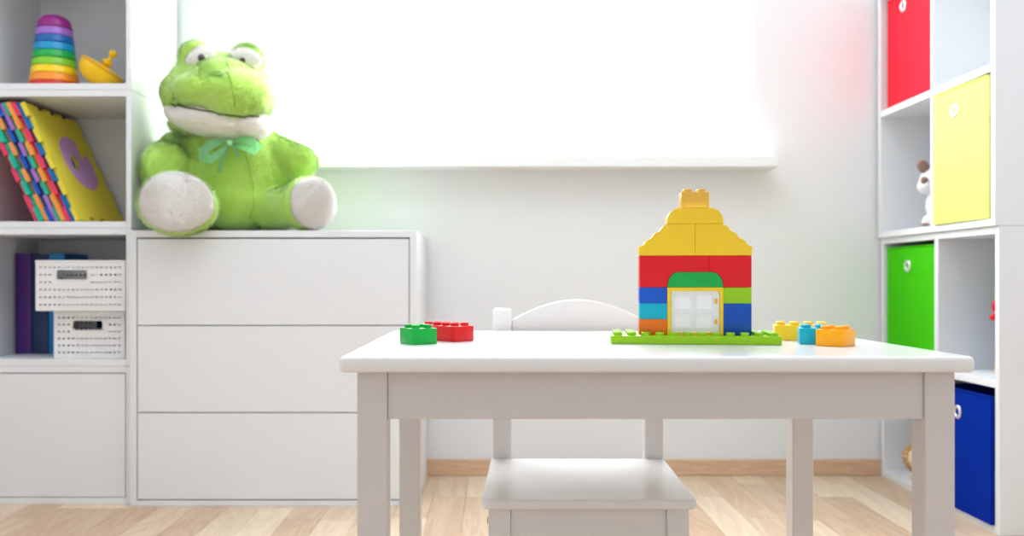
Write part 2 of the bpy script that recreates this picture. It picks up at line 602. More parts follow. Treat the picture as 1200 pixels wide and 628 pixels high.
for x0 in (-0.0020, 0.2780):
    obj('side_apron', box(x0 + ox, x0 + 0.018 + ox, FL + 0.0343 + oy, SB + oy, AZ0, AZ1, 0.0012), M['chair'], ch)
obj('rear_apron', box(0.0326 + ox, 0.2760 + ox, SB + 0.004 + oy, SB + 0.02 + oy, AZ0, AZ1, 0.0012), M['chair'], ch)

# ------------------------------------------------------------------ toy bricks
P = 0.020            # stud pitch
BH = 0.0231          # brick height
SR, SH = 0.0064, 0.0050


def studs(bm, xs, ys, z):
    for x in xs:
        for y in ys:
            lathe([(SR, 0), (SR, SH - 0.0008), (SR - 0.0008, SH), (0, SH)], 16, bm, Matrix.Translation((x, y, z)))


def brick_bm(nx, ny, h=BH, stud=True, bev=0.0007):
    g = 0.0001
    bm = box(-nx * P / 2 + g, nx * P / 2 - g, -ny * P / 2 + g, ny * P / 2 - g, 0, h - 0.0001, bev, 2)
    if stud:
        studs(bm, [(i - (nx - 1) / 2) * P for i in range(nx)], [(j - (ny - 1) / 2) * P for j in range(ny)], h - 0.0001)
    return bm


HX, HY = 0.2139, 1.312               # left front corner of the house wall
PX0, PY0 = 0.1722, 1.292
hs = empty('toy_brick_house', (PX0 + 6 * P, PY0 + 2 * P, TZ + 0.0002), 'toy brick house with yellow roof on a lime green baseplate', 'toy house', rot=(0, 0, R(-6)))
hx, hy = HX - hs.location.x, HY - hs.location.y
Z0 = 0.0121


def hpart(name, bm, m, label=None):
    o = obj(name, bm, m, hs, smooth=35)
    if label:
        o['label'] = label
    return o


bm = box(-6 * P, 6 * P, -2 * P, 2 * P, 0.0, Z0 - 0.0001, 0.0012)
studs(bm, [(i - 5.5) * P for i in range(12)], [(j - 1.5) * P for j in range(4)], Z0 - 0.0001)
hpart('baseplate', bm, M['b_lime'], 'lime green studded baseplate')


def hbrick(col, row, nx, rows, m, label):
    bm = brick_bm(nx, 2, BH * rows, stud=False)
    bmesh.ops.translate(bm, vec=(hx + (col + nx / 2) * P, hy + P, Z0 + row * BH), verts=bm.verts[:])
    # hidden studs hold the next row; leave them off so rows sit flush
    return hpart('brick', bm, m, label)


hbrick(0, 0, 2, 1, M['b_orange'], 'orange brick')
hbrick(0, 1, 2, 1, M['b_cyan'], 'cyan brick')
hbrick(0, 2, 2, 1, M['b_blue2'], 'mid blue brick')
hbrick(6, 0, 2, 2, M['b_blue'], 'tall blue brick')
hbrick(6, 2, 2, 1, M['b_lime'], 'lime green brick')


def hprism(name, pts, z, m, label):
    """outline in stud/row free metres from the house's left corner, extruded two studs deep"""
    mx = Matrix.Translation((hx, hy + 0.0001, Z0 + z)) @ XZ
    return hpart(name, prism(pts, 2 * P - 0.0002, mx=mx, bev=0.0006), m, label)


W = 8 * P
g = 0.00012


def arc_pts(cx, cz, rx, rz, a0, a1, n=10):
    return [(cx + rx * math.cos(R(a0 + (a1 - a0) * i / n)), cz + rz * math.sin(R(a0 + (a1 - a0) * i / n))) for i in range(n + 1)]


AR = 0.0155   # shoulder radius of the green arch brick
# red bricks leave room for the round-shouldered green brick
SEAM = 5 * P
left_red = [(g, g), (2 * P - g, g)] + [(2 * P + AR - AR * math.cos(R(a)) - g, BH * math.sin(R(a)) * 0.97 + g) for a in range(10, 91, 8)] + \
           [(SEAM - g / 3, BH * 0.97 + g), (SEAM - g / 3, 2 * BH - g), (g, 2 * BH - g)]
right_red = [(W - g, g), (6 * P + g, g)] + [(6 * P - AR + AR * math.cos(R(a)) + g, BH * math.sin(R(a)) * 0.97 + g) for a in range(10, 91, 8)] + \
            [(SEAM + g / 3, BH * 0.97 + g), (SEAM + g / 3, 2 * BH - g), (W - g, 2 * BH - g)]
hprism('brick', left_red, 3 * BH, M['b_red'], 'red arch brick')
hprism('brick', right_red, 3 * BH, M['b_red'], 'red arch brick')
gr = [(2 * P + g, g), (6 * P - g, g)] + [(6 * P - AR + AR * math.cos(R(a)) - 2 * g, BH * math.sin(R(a)) * 0.96 + g) for a in range(10, 91, 8)] + \
     [(2 * P + AR - AR * math.cos(R(a)) + 2 * g, BH * math.sin(R(a)) * 0.96 + g) for a in range(90, 9, -8)]
hprism('arch_brick', gr, 3 * BH, M['b_dgreen'], 'green half-round brick above the door')
# roof: two wavy slope bricks
sl = [(W / 2 - g, g), (W / 2 - g, 2 * BH - g), (2 * P + 0.0012, 2 * BH - g)]
x0_, z0_, x1_, z1_ = 2 * P + 0.0012, 2 * BH - g, -0.0003, 0.0105
for i in range(1, 25):
    k = i / 24
    q = -0.0010 * math.cos(k * 2 * math.pi * 3.5) + 0.001
    sl.append((x0_ + (x1_ - x0_) * k - q * 0.55, z0_ + (z1_ - z0_) * k + q * 0.85 - 0.0))
sl += [(-0.0006, 0.0085), (-0.0006, g)]
hprism('roof_brick', [(u, v) for u, v in sl], 5 * BH, M['b_yellow'], 'yellow wavy roof slope brick')
hprism('roof_brick', [(W - u, v) for u, v in reversed(sl)], 5 * BH, M['b_yellow'], 'yellow wavy roof slope brick')
cap = [(2 * P, g), (6 * P, g)] + arc_pts(6 * P - 0.017, 0.003, 0.017, BH - 0.0032, 0, 90) + arc_pts(2 * P + 0.017, 0.003, 0.017, BH - 0.0032, 90, 180)
hprism('roof_cap', cap, 7 * BH, M['b_yellow'], 'yellow rounded roof cap brick')
bm = brick_bm(2, 2)
bmesh.ops.translate(bm, vec=(hx + W / 2, hy + P, Z0 + 8 * BH), verts=bm.verts[:])
hpart('chimney_brick', bm, M['b_yellow2'], 'pale yellow chimney brick')
# door: yellow frame, white leaf with four panes, amber hinges
dx0, dx1, dz1 = 2 * P + g, 6 * P - g, 3 * BH - g
fr = [(dx0, g), (dx1, g), (dx1, dz1), (dx0, dz1)]
inn = rounded_quad([(dx0 + 0.005, 0.004), (dx1 - 0.005, 0.004), (dx1 - 0.005, dz1 - 0.0052), (dx0 + 0.005, dz1 - 0.0052)], [0.004] * 4, 4)
mx = Matrix.Translation((hx, hy + 0.0001, Z0)) @ XZ
door_frame = hpart('door_frame', prism(fr, 2 * P - 0.0002, holes=(inn,), mx=mx), M['b_yellow'], 'yellow door frame')
lx0, lx1, lz0, lz1 = dx0 + 0.0056, dx1 - 0.0056, 0.0046, dz1 - 0.0058
leaf = rounded_quad([(lx0, lz0), (lx1, lz0), (lx1, lz1), (lx0, lz1)], [0.004] * 4, 4)
pw, ph = 0.0232, 0.0200
holes = []
pc = []
mcx, mcz = (lx0 + lx1) / 2 - 0.002, (lz0 + lz1) / 2 + 0.0003
for sx in (-1, 1):
    for sz in (-1, 1):
        cx, cz = mcx + sx * 0.0152, mcz + sz * 0.0131
        holes.append(rounded_quad([(cx - pw / 2, cz - ph / 2), (cx + pw / 2, cz - ph / 2), (cx + pw / 2, cz + ph / 2), (cx - pw / 2, cz + ph / 2)], [0.0015] * 4, 3))
        pc.append((cx, cz))
mx = Matrix.Translation((hx, hy + 0.0018, Z0)) @ XZ
leaf_o = obj('door_leaf', prism(leaf, 0.006, holes=tuple(holes), mx=mx), M['b_white'], door_frame)
leaf_o['label'] = 'white door with four panes'
for cx, cz in pc:
    hpane = obj('pane', box(hx + cx - pw / 2 + 0.0001, hx + cx + pw / 2 - 0.0001, hy + 0.0034, hy + 0.0048, Z0 + cz - ph / 2 + 0.0001, Z0 + cz + ph / 2 - 0.0001), M['b_pane'], door_frame)
for cz in (mcz + 0.0155, mcz - 0.0145):
    obj('hinge', box(hx + lx1 - 0.0068, hx + lx1 - 0.0028, hy + 0.0002, hy + 0.0017, Z0 + cz - 0.0032, Z0 + cz + 0.0032, 0.0008), M['b_amber'], door_frame)


def loose_brick(nx, ny, x, y, rot, m, label):
    o = obj('toy_brick', brick_bm(nx, ny), m, None, (x, y, TZ + 0.0002), (0, 0, R(rot)), smooth=35)
    return tag(o, label, 'toy brick', 'loose toy bricks on the table')


# near vertical edge of each rotated brick is put on its pixel
def corner_brick(nx, ny, px, d, rot, m, label):
    c = at(px, 400, d)
    a = R(rot)
    v = Matrix.Rotation(a, 2) @ Vector((-nx * P / 2, -ny * P / 2))
    return loose_brick(nx, ny, c.x - v.x, d - v.y, rot, m, label)


corner_brick(2, 2, 483.5, 1.285, 33, M['b_green'], 'green toy brick on the table in front of the red one')
corner_brick(2, 4, 532.5, 1.345, 45, M['b_red'], 'long red toy brick on the table behind the green one')
corner_brick(2, 2, 937, 1.300, -14, M['b_cyan'], 'cyan toy brick on the table between yellow and orange ones')
corner_brick(4, 2, 908, 1.385, -13, M['b_yellow'], 'long yellow toy brick lying behind the cyan brick')
c = at(988.5, 400, 1.245)                      # orange: its right front edge is the near one
v = Matrix.Rotation(R(-44), 2) @ Vector((P, -P))
loose_brick(2, 2, c.x - v.x, 1.245 - v.y, -44, M['b_amber'], 'amber toy brick on the table, nearest to its right edge')

# ------------------------------------------------------------------ plush helpers
def fuse(bm, voxel, smooth_it=6):
    """union of overlapping balls -> one continuous skin"""
    me = bpy.data.meshes.new('tmp_skin')
    bm.to_mesh(me)
    bm.free()
    o = bpy.data.objects.new('tmp_skin', me)
    COL.objects.link(o)
    rm = o.modifiers.new('r', 'REMESH')
    rm.mode = 'VOXEL'
    rm.voxel_size = voxel
    sm = o.modifiers.new('s', 'SMOOTH')
    sm.iterations = smooth_it
    sm.factor = 0.5
    dg = bpy.context.evaluated_depsgraph_get()
    dg.update()
    out = bpy.data.meshes.new_from_object(o.evaluated_get(dg))
    bpy.data.objects.remove(o)
    bpy.data.meshes.remove(me)
    return out


def fur(name, src, m, parent, n, length, width, seed=1, lift=0.40, keep=None):
    """short pile: thin blades lying along the skin, joined into one part"""
    me = src.data
    me.calc_loop_triangles()
    nv = len(me.vertices)
    co = np.empty(nv * 3)
    me.vertices.foreach_get('co', co)
    co = co.reshape(-1, 3)
    no = np.empty(nv * 3)
    me.vertices.foreach_get('normal', no)
    no = no.reshape(-1, 3)
    tri = np.empty(len(me.loop_triangles) * 3, dtype=np.int32)
    me.loop_triangles.foreach_get('vertices', tri)
    tri = tri.reshape(-1, 3)
    a, b, c = co[tri[:, 0]], co[tri[:, 1]], co[tri[:, 2]]
    area = np.linalg.norm(np.cross(b - a, c - a), axis=1)
    rng = np.random.default_rng(seed)
    pick = rng.choice(len(tri), n, p=area / area.sum())
    u = rng.random((n, 2))
    f = u.sum(1) > 1
    u[f] = 1 - u[f]
    w0 = 1 - u.sum(1)
    wt = np.stack([w0, u[:, 0], u[:, 1]], 1)[:, :, None]
    p = (co[tri[pick]] * wt).sum(1)
    nn = (no[tri[pick]] * wt).sum(1)
    nn /= np.linalg.norm(nn, axis=1)[:, None] + 1e-9
    if keep is not None:
        k = keep(p)
        p, nn = p[k], nn[k]
        n = len(p)
    # comb direction: wandering field along the skin, drooping a little
    q = p * 38.0
    field = np.stack([np.sin(q[:, 1] + 1.3 * np.cos(q[:, 2])), np.sin(q[:, 2] * 1.1 + q[:, 0]), np.cos(q[:, 0] * 0.9 + q[:, 1]) - 0.5], 1)
    d = field * 0.7 + rng.normal(0, 0.55, (n, 3))
    d -= nn * (d * nn).sum(1)[:, None]
    d /= np.linalg.norm(d, axis=1)[:, None] + 1e-9
    d = d * (1 - lift) + nn * lift
    d /= np.linalg.norm(d, axis=1)[:, None]
    s = np.cross(d, nn)
    s /= np.linalg.norm(s, axis=1)[:, None] + 1e-9
    ln = length * rng.uniform(0.6, 1.25, n)[:, None]
    base = p - nn * 0.0008
    v = np.empty((n, 3, 3))
    v[:, 0] = base - s * width / 2
    v[:, 1] = base + s * width / 2
    v[:, 2] = base + d * ln
    out = bpy.data.meshes.new(name)
    out.vertices.add(n * 3)
    out.vertices.foreach_set('co', v.reshape(-1))
    out.loops.add(n * 3)
    out.loops.foreach_set('vertex_index', np.arange(n * 3, dtype=np.int32))
    out.polygons.add(n)
    out.polygons.foreach_set('loop_start', np.arange(0, n * 3, 3, dtype=np.int32))
    out.update(calc_edges=True)
    o = mobj(name, out, m, parent)
    # shade the pile with the normals of the skin below it
    out.polygons.foreach_set('use_smooth', [True] * n)
    nb = nn * 0.8 + d * 0.35
    nb /= np.linalg.norm(nb, axis=1)[:, None]
    out.normals_split_custom_set(np.repeat(nb, 3, axis=0).tolist())
    o['kind'] = 'stuff'
    return o


# ------------------------------------------------------------------ plush frog on the dresser
M['frog'] = mat('frog_plush', (208, 255, 116), 0.95, 0.04, 14, bump=0.3, bscale=260, sheen=0.6)
M['cream'] = mat('cream_plush', (255, 250, 244), 0.95, 0.03, 14, bump=0.3, bscale=260, sheen=0.5)
M['pupil'] = mat('brown_glass_eye', (44, 30, 32), 0.12, 0.0, coat=0.6)
M['seam'] = mat('green_thread', (140, 196, 60), 0.9)
M['mouth'] = mat('mouth_thread', (96, 104, 62), 0.9)
M['ribbon'] = mat('green_organza', (176, 246, 178), 0.5, 0.05, 40, trans=0.0)

FR = empty('plush_frog', (-0.73, 2.54, DZ), 'big bright green plush frog with cream soles, sitting on the dresser', 'plush toy')
FO = Vector(FR.location)


def fp(x, y, d):
    return at(x, y, d) - FO


S = 2.50 / F          # metres per pixel near the frog


def px(*v):
    return tuple(q * S for q in v)


bm = None
# torso: pear
bm = ball(fp(276, 210, 2.545), (0.166, 0.128, 0.146), bm=bm)
bm = ball(fp(271, 178, 2.55), (0.132, 0.115, 0.095), bm=bm)
bm = ball(fp(276, 236, 2.54), (0.146, 0.128, 0.090), bm=bm)
bm = ball(fp(262, 150, 2.54), (0.085, 0.080, 0.060), bm=bm)
# right hand side of the picture: arm and leg
bm = limb(fp(312, 174, 2.55), fp(352, 190, 2.50), 0.050, 0.048, bm=bm)
bm = limb(fp(320, 246, 2.50), fp(352, 240, 2.425), 0.058, 0.055, bm=bm)
bm = ball(fp(360, 239, 2.42), (0.064, 0.045, 0.072), rot=(0, 0, R(18)), bm=bm)
# left: arm comes forward, leg under it
bm = limb(fp(208, 176, 2.54), fp(197, 206, 2.43), 0.052, 0.064, bm=bm)
bm = ball(fp(195, 198, 2.435), (0.068, 0.066, 0.074), bm=bm)
bm = limb(fp(240, 245, 2.52), fp(212, 238, 2.37), 0.060, 0.060, bm=bm)
bm = ball(fp(208, 239, 2.335), (0.104, 0.050, 0.082), rot=(0, R(6), R(4)), bm=bm)
body = mobj('body', fuse(bm, 0.006, 12), M['frog'], FR, smooth=180)
fur('body_pile', body, M['frog'], FR, 60000, 0.012, 0.0034, 3)

# head (upper part, eye bumps); it looks a little to the right of the camera
bm = ball(fp(257, 106, 2.48), (0.142, 0.125, 0.100), bm=None)
bm = ball(fp(260, 103, 2.43), (0.110, 0.100, 0.070), rot=(0, 0, R(8)), bm=bm)
bm = ball(fp(259, 116, 2.415), (0.138, 0.132, 0.060), rot=(R(-6), R(4), R(6)), bm=bm)
bm = ball(fp(276, 113, 2.38), (0.098, 0.105, 0.068), rot=(0, 0, R(10)), bm=bm)
bm = ball(fp(263, 94, 2.41), (0.092, 0.085, 0.056), rot=(0, 0, R(8)), bm=bm)
bm = ball(fp(216, 112, 2.44), (0.058, 0.095, 0.058), bm=bm)
bm = ball(fp(250, 146, 2.50), (0.124, 0.095, 0.040), bm=bm)
bm = ball(fp(229, 69, 2.43), (0.046, 0.042, 0.049), bm=bm)
bm = ball(fp(289, 71, 2.44), (0.046, 0.042, 0.046), bm=bm)
head = mobj('head', fuse(bm, 0.006, 16), M['frog'], FR, smooth=180)
fur('head_pile', head, M['frog'], FR, 28000, 0.0105, 0.0034, 5)
# cream jaw
bm = ball(fp(257, 141, 2.435), (0.130, 0.110, 0.050), rot=(0, R(5), R(5)), bm=None)
bm = ball(fp(214, 131, 2.455), (0.044, 0.080, 0.042), rot=(0, R(25), 0), bm=bm)
bm = ball(fp(296, 146, 2.42), (0.052, 0.075, 0.040), rot=(0, R(3), 0), bm=bm)
jaw = mobj('jaw', fuse(bm, 0.006, 4), M['cream'], head, smooth=180)
jaw['label'] = 'cream lower jaw'
fur('jaw_pile', jaw, M['cream'], head, 14000, 0.006, 0.002, 7)


def snap(src, p, lift=0.001):
    """move a point along the view line's rough direction onto the skin of src (same parent space)"""
    hit, loc, nor, _ = src.ray_cast(Vector((p[0], p[1] - 0.6, p[2])), Vector((0, 1, 0)))
    if hit:
        return loc + nor * lift, nor
    return Vector(p), Vector((0, -1, 0))


bpy.context.view_layer.update()


def stitch(name, src, pts, r, m, parent, lift=0.002):
    out = []
    for i in range(len(pts) - 1):
        for k in range(6):
            q = k / 6
            x_, y_ = pts[i][0] + (pts[i + 1][0] - pts[i][0]) * q, pts[i][1] + (pts[i + 1][1] - pts[i][1]) * q
            out.append(min((snap(q_, fp(x_, y_, 2.40), lift)[0] for q_ in src), key=lambda v_: v_.y))
    return obj(name, tube(out, r, 6), m, parent, smooth=180)


for c_, rad_, rt, sd in ((fp(206.5, 236.5, 2.298), (0.093, 0.020, 0.075), (R(-3), R(5), R(4)), 9), (fp(367, 238, 2.392), (0.058, 0.024, 0.067), (0, R(-4), R(16)), 10)):
    sole = obj('sole', ball(c_, rad_, rt, seg=40), M['cream'], FR, smooth=180)
    sole['label'] = 'cream foot sole'
    fur('sole_pile', sole, M['cream'], sole, 8000, 0.009, 0.003, sd)
for c_, rad_, rt, (pxx, pyy), pr in ((fp(235, 68, 2.397), (0.043, 0.022, 0.030), (R(-10), R(-34), R(6)), (239.5, 70.5), 4.4),
                                     (fp(288, 68.5, 2.405), (0.042, 0.022, 0.027), (R(-10), R(16), R(6)), (286, 72.5), 4.0)):
    pt = obj('eye_patch', ball(c_, rad_, rt, seg=32), M['cream'], head, smooth=180)
    pt['label'] = 'cream eye patch'
    fur('eye_pile', pt, M['cream'], head, 2500, 0.006, 0.0025, 12)
    bpy.context.view_layer.update()
    q_, n_ = snap(pt, fp(pxx, pyy, 2.40), -0.004)
    obj('pupil', ball(q_, (pr * S, pr * S, pr * S), seg=16), M['pupil'], head, smooth=180)
stitch('head_seam', [head], [(270, 73), (279, 92), (286, 108), (289, 122), (288.5, 134)], 0.0016, M['seam'], head)
stitch('mouth_line', [head, jaw], [(206, 123), (214, 127.5), (230, 132.5), (252, 136.5), (280, 140), (300, 141), (308, 140)], 0.0022, M['mouth'], head, 0.004)
stitch('belly_seam', [body], [(280, 172), (287, 190), (292, 215), (293, 240), (284, 258)], 0.0010, M['seam'], FR)


# ribbon bow under the chin
def ribbon(name, pts, width, m, parent):
    t = bmesh.new()
    prev = None
    pts = [Vector(p) for p in pts]
    for i, p_ in enumerate(pts):
        a_, b_ = pts[max(0, i - 1)], pts[min(len(pts) - 1, i + 1)]
        d_ = (b_ - a_).normalized()
        s_ = d_.cross(Vector((0, -1, 0.15))).normalized() * width[i] / 2
        row = (t.verts.new(p_ - s_), t.verts.new(p_ + s_ + Vector((0, -0.004 * math.sin(i), 0))))
        if prev:
            t.faces.new((prev[0], prev[1], row[1], row[0]))
        prev = row
    r_ = bmesh.ops.solidify(t, geom=t.faces[:], thickness=0.0012)
    return obj(name, t, m, parent, smooth=180)


bow = empty('ribbon_bow', (0, 0, 0), parent=FR)
BD = 2.385
ribbon('bow_loop', [fp(268, 166, BD), fp(258, 166, BD - .006), fp(246, 170, BD - .010), fp(238, 178, BD - .008), fp(236, 186, BD), fp(246, 187, BD - .012), fp(258, 179, BD - .012), fp(269, 168, BD)],
       [0.006, 0.018, 0.026, 0.026, 0.016, 0.024, 0.018, 0.006], M['ribbon'], bow)
ribbon('bow_loop', [fp(270, 166, BD), fp(282, 163, BD - .006), fp(296, 166, BD - .006), fp(304, 173, BD), fp(298, 177, BD - .01), fp(284, 172, BD - .01), fp(271, 168, BD)],
       [0.006, 0.018, 0.022, 0.016, 0.020, 0.016, 0.006], M['ribbon'], bow)
ribbon('ribbon_tail', [fp(268, 168, BD), fp(263, 180, BD - .004), fp(259, 190, BD - .006), fp(257, 202, BD - .006)], [0.006, 0.010, 0.012, 0.012], M['ribbon'], bow)
ribbon('ribbon_tail', [fp(270, 168, BD), fp(276, 176, BD - .004), fp(279, 184, BD - .005)], [0.006, 0.010, 0.010], M['ribbon'], bow)
obj('knot', ball(fp(269.5, 167, BD - .004), (0.008, 0.006, 0.008), seg=14), M['ribbon'], bow, smooth=180)

# ------------------------------------------------------------------ small toys on the left shelves
SHELF1 = 3 * CUH + 0.0172
cup_cols = [('red', (214, 40, 36)), ('orange', (255, 150, 40)), ('yellow', (255, 214, 10)), ('lime', (130, 206, 40)), ('green', (0, 170, 70)),
            ('sky_blue', (0, 150, 205)), ('blue', (0, 98, 178)), ('lilac', (164, 110, 206)), ('purple', (148, 24, 130))]
cup_lab = ['red cup at the very bottom of the rainbow tower', 'orange ring-shaped cup low in the rainbow tower', 'yellow ring-shaped cup in the rainbow tower',
           'lime green ring-shaped cup in the rainbow tower', 'dark green ring-shaped cup in the rainbow tower', 'light blue ring-shaped cup in the rainbow tower',
           'deep blue ring-shaped cup in the rainbow tower', 'lilac ring-shaped cup under the purple dome', 'purple domed cup on top of the rainbow tower']
tx, td = (64 - VX) * 2.50 / F, 2.50
z = SHELF1
for i, ((nm, col), lb) in enumerate(zip(cup_cols, cup_lab)):
    r0 = 0.0665 - 0.0026 * i
    m = mat('cup_' + nm, col, 0.35, 0.02, 20, sub=0.0)
    if i < 8:
        h_ = 0.0214
        prof = [(0, 0.0006), (r0 - 0.006, 0.0006), (r0 - 0.001, 0), (r0, 0.0016), (r0, 0.0055), (r0 - 0.0012, 0.0075), (r0 - 0.0016, h_ - 0.004), (r0 - 0.0030, h_ - 0.0012), (r0 - 0.006, h_ - 0.0002), (0, h_ - 0.0002)]
    else:
        h_ = 0.038
        prof = [(0, 0.0006), (r0 - 0.005, 0.0006), (r0 - 0.001, 0), (r0 + 0.0008, 0.0016), (r0 + 0.0005, 0.006), (r0 - 0.002, 0.009)]
        for k in range(1, 9):
            a = R(78 * k / 8)
            prof.append((0.018 + (r0 - 0.020) * math.cos(a), 0.009 + (h_ - 0.0105) * math.sin(a)))
        prof += [(0.018, h_), (0, h_)]
    o = obj('stacking_cup', lathe(prof, 40), m, None, (tx, td, z), smooth=40)
    tag(o, lb, 'stacking cup', 'rainbow stacking cups')
    z += h_

# spinning top lying on its side
M['top'] = plastic('yellow_top_plastic', (252, 200, 14))
M['top_red'] = plastic('top_rim_plastic', (226, 160, 30))
st = empty('spinning_top', at(121, 96, 2.47), 'yellow spinning top lying tilted beside the rainbow tower', 'spinning top')
tilt = R(33)
st.rotation_euler = (0, tilt, 0)
st.scale = (1.06, 1.06, 1.06)
obj('body', lathe([(0, -0.056), (0.005, -0.054), (0.008, -0.048), (0.026, -0.044), (0.044, -0.034), (0.053, -0.022), (0.0570, -0.010), (0.0575, 0), (0.0560, 0.004), (0.045, 0.0065), (0.016, 0.010), (0, 0.010)], 40), M['top'], st, smooth=40)
obj('rim_band', lathe([(0.0572, 0.0002), (0.0584, 0.0002), (0.0584, 0.0036), (0.0562, 0.0046)], 40), M['top_red'], st, smooth=40)
obj('handle', lathe([(0, 0.010), (0.007, 0.010), (0.0075, 0.012), (0.014, 0.017), (0.0145, 0.022), (0.008, 0.026), (0.0042, 0.029), (0.0042, 0.036), (0.009, 0.041), (0.0105, 0.048), (0.008, 0.054), (0, 0.056)], 24), M['top'], st, smooth=40)
bpy.context.view_layer.update()
lowest = min((st.matrix_world @ v.co).z for v in st.children[0].data.vertices)
st.location.z += SHELF1 - lowest + 0.0004

# ------------------------------------------------------------------ foam puzzle mats leaning in the third cube
MW, ML, MT = 0.312, 0.346, 0.0110


def jig(w, l, phase, amp=0.013, n=4):
    """outline of a jigsaw-edged tile in (u = depth, v = up the slope)"""
    pts = []
    corners = [(0, 0), (w, 0), (w, l), (0, l)]
    for e in range(4):
        a, b = Vector(corners[e]), Vector(corners[(e + 1) % 4])
        d = (b - a)
        L = d.length
        d.normalize()
        nrm = Vector((-d.y, d.x))        # inwards
        m = 2 * n + 1
        st_ = L / m
        for k in range(m):
            inside = ((k + phase + e) % 2 == 0) and 0 < k < m - 1
            off = nrm * (amp if inside else 0)
            s, t = st_ * k, st_ * (k + 1)
            f = 0.13 * st_ * (1 if inside else -1)
            s2 = s if k == 0 else s - f * 0.0
            if k == 0:
                pts.append(tuple(a + off))
            else:
                pts.append(tuple(a + d * (s - (f if inside else -f) * 0.0 + (-f if inside else f) * 0) + off))
            if k < m - 1:
                pts.append(tuple(a + d * t + off))
    out = []
    for p in pts:
        if not out or (Vector(p) - Vector(out[-1])).length > 1e-5:
            out.append(p)
    return out


def foam(name, rgb):
    return mat('foam_' + name, rgb, 0.8, 0.03, 40, bump=0.2, bscale=600)


foams = [('yellow', (234, 216, 62), 'yellow foam mat with a lilac letter, front of the leaning mats'),
         ('blue', (0, 110, 190), 'blue foam mat directly behind the yellow mat'),
         ('pink', (232, 62, 104), 'pink foam mat between the blue and orange mats'),
         ('orange', (246, 158, 66), 'orange foam mat between the pink and teal mats'),
         ('teal', (40, 184, 150), 'teal foam mat between the orange and lilac mats'),
         ('lilac', (184, 128, 216), 'lilac foam mat in the middle of the leaning mats'),
         ('blue', (10, 92, 196), 'deep blue foam mat behind the lilac mat'),
         ('orange', (240, 160, 84), 'light orange foam mat third from the shelf side'),
         ('teal', (20, 186, 156), 'teal foam mat second from the shelf side'),
         ('pink', (228, 64, 104), 'pink foam mat last in the row, against the shelf side')]
SHELF2 = 2 * CUH + 0.0172
fmat = {}
random.seed(4)
bx = -1.0980                       # foot of the yellow mat's right face
for i, (nm, rgb, lb) in enumerate(foams):
    ang = R(25.3)
    m = foam(nm + str(i), rgb)
    out = jig(MW, ML, i % 2)
    holes = ()
    if i == 0:
        # counter of the letter goes right through the mat
        cu, cv = 0.47 * MW, 0.545 * ML
        hole = [(cu + 0.022 * math.cos(2 * math.pi * k / 20) + 0.012 * math.sin(2 * math.pi * k / 20), cv + 0.026 * math.sin(2 * math.pi * k / 20)) for k in range(20)]
        holes = (hole,)
    # u -> +Y, v -> slope, thickness -> away from the face (to the left)
    t = empty('foam_mat', (bx, 2.402 + random.uniform(-0.002, 0.004), SHELF2 + 0.0004), lb, 'foam mat', 'foam puzzle mats', rot=(0, -ang, 0)) if i == 0 else None
    mx = Matrix(((0, 0, -1, 0), (1, 0, 0, 0), (0, 1, 0, 0), (0, 0, 0, 1)))
    bm = prism(out, MT, holes=holes, mx=mx)
    loc = (bx, 2.402 + random.uniform(-0.008, 0.008), SHELF2 + 0.0005 + MT * math.sin(ang) * 0)
    if i == 0:
        t.location = loc
        obj('mat_tile', bm, m, t)
        # letter: fat ring with a notch at the upper rear side
        ccu, ccv, rad = 0.55 * MW, 0.545 * ML, 0.285 * MW
        pts = []
        for k in range(49):
            a = R(62 + (360 - 34) * k / 48)
            pts.append((ccu + rad * math.cos(a), ccv + rad * 0.93 * math.sin(a)))
        pts.append((ccu + rad * 0.36, ccv + rad * 0.16))
        lt = prism(pts, MT * 0.3, holes=(hole,), mx=Matrix.Translation((0.0012, 0, 0)) @ mx)
        lo = obj('letter', lt, foam('letter', (206, 158, 214)), t)
        lo['label'] = 'lilac letter insert'
    else:
        o = obj('foam_mat', bm, m, None, loc, (0, -ang, 0))
        tag(o, lb, 'foam mat', 'foam puzzle mats')
    # thickness points left and down in the tilted frame: lift so the low edge rests on the shelf
    low = MT * math.sin(ang)
    (t if i == 0 else o).location.z = SHELF2 + low + 0.0004
    bx -= (MT + 0.0002) / math.cos(ang)

# low orange block by the right side of the same shelf
ob = obj('toy_block', box(-0.988, -0.9735, 2.47, 2.53, SHELF2 + 0.0003, SHELF2 + 0.073, 0.003), plastic('orange_block', (246, 176, 20)))
tag(ob, 'small orange toy block beside the yellow foam mat', 'toy block')

# ------------------------------------------------------------------ books and baskets in the second cube
SHELF3 = CUH + 0.0172
M['pages'] = mat('paper_pages', (236, 230, 216), 0.9, 0.03, 200)
books = [((18, 36.6), 0.286, (74, 22, 120), 'purple book standing leftmost beside the baskets'),
         ((37.2, 56.4), 0.282, (22, 42, 96), 'navy book standing between the purple and turquoise books'),
         ((57, 75.8), 0.286, (0, 128, 192), 'turquoise book standing behind the upper basket')]
BKD = 2.575


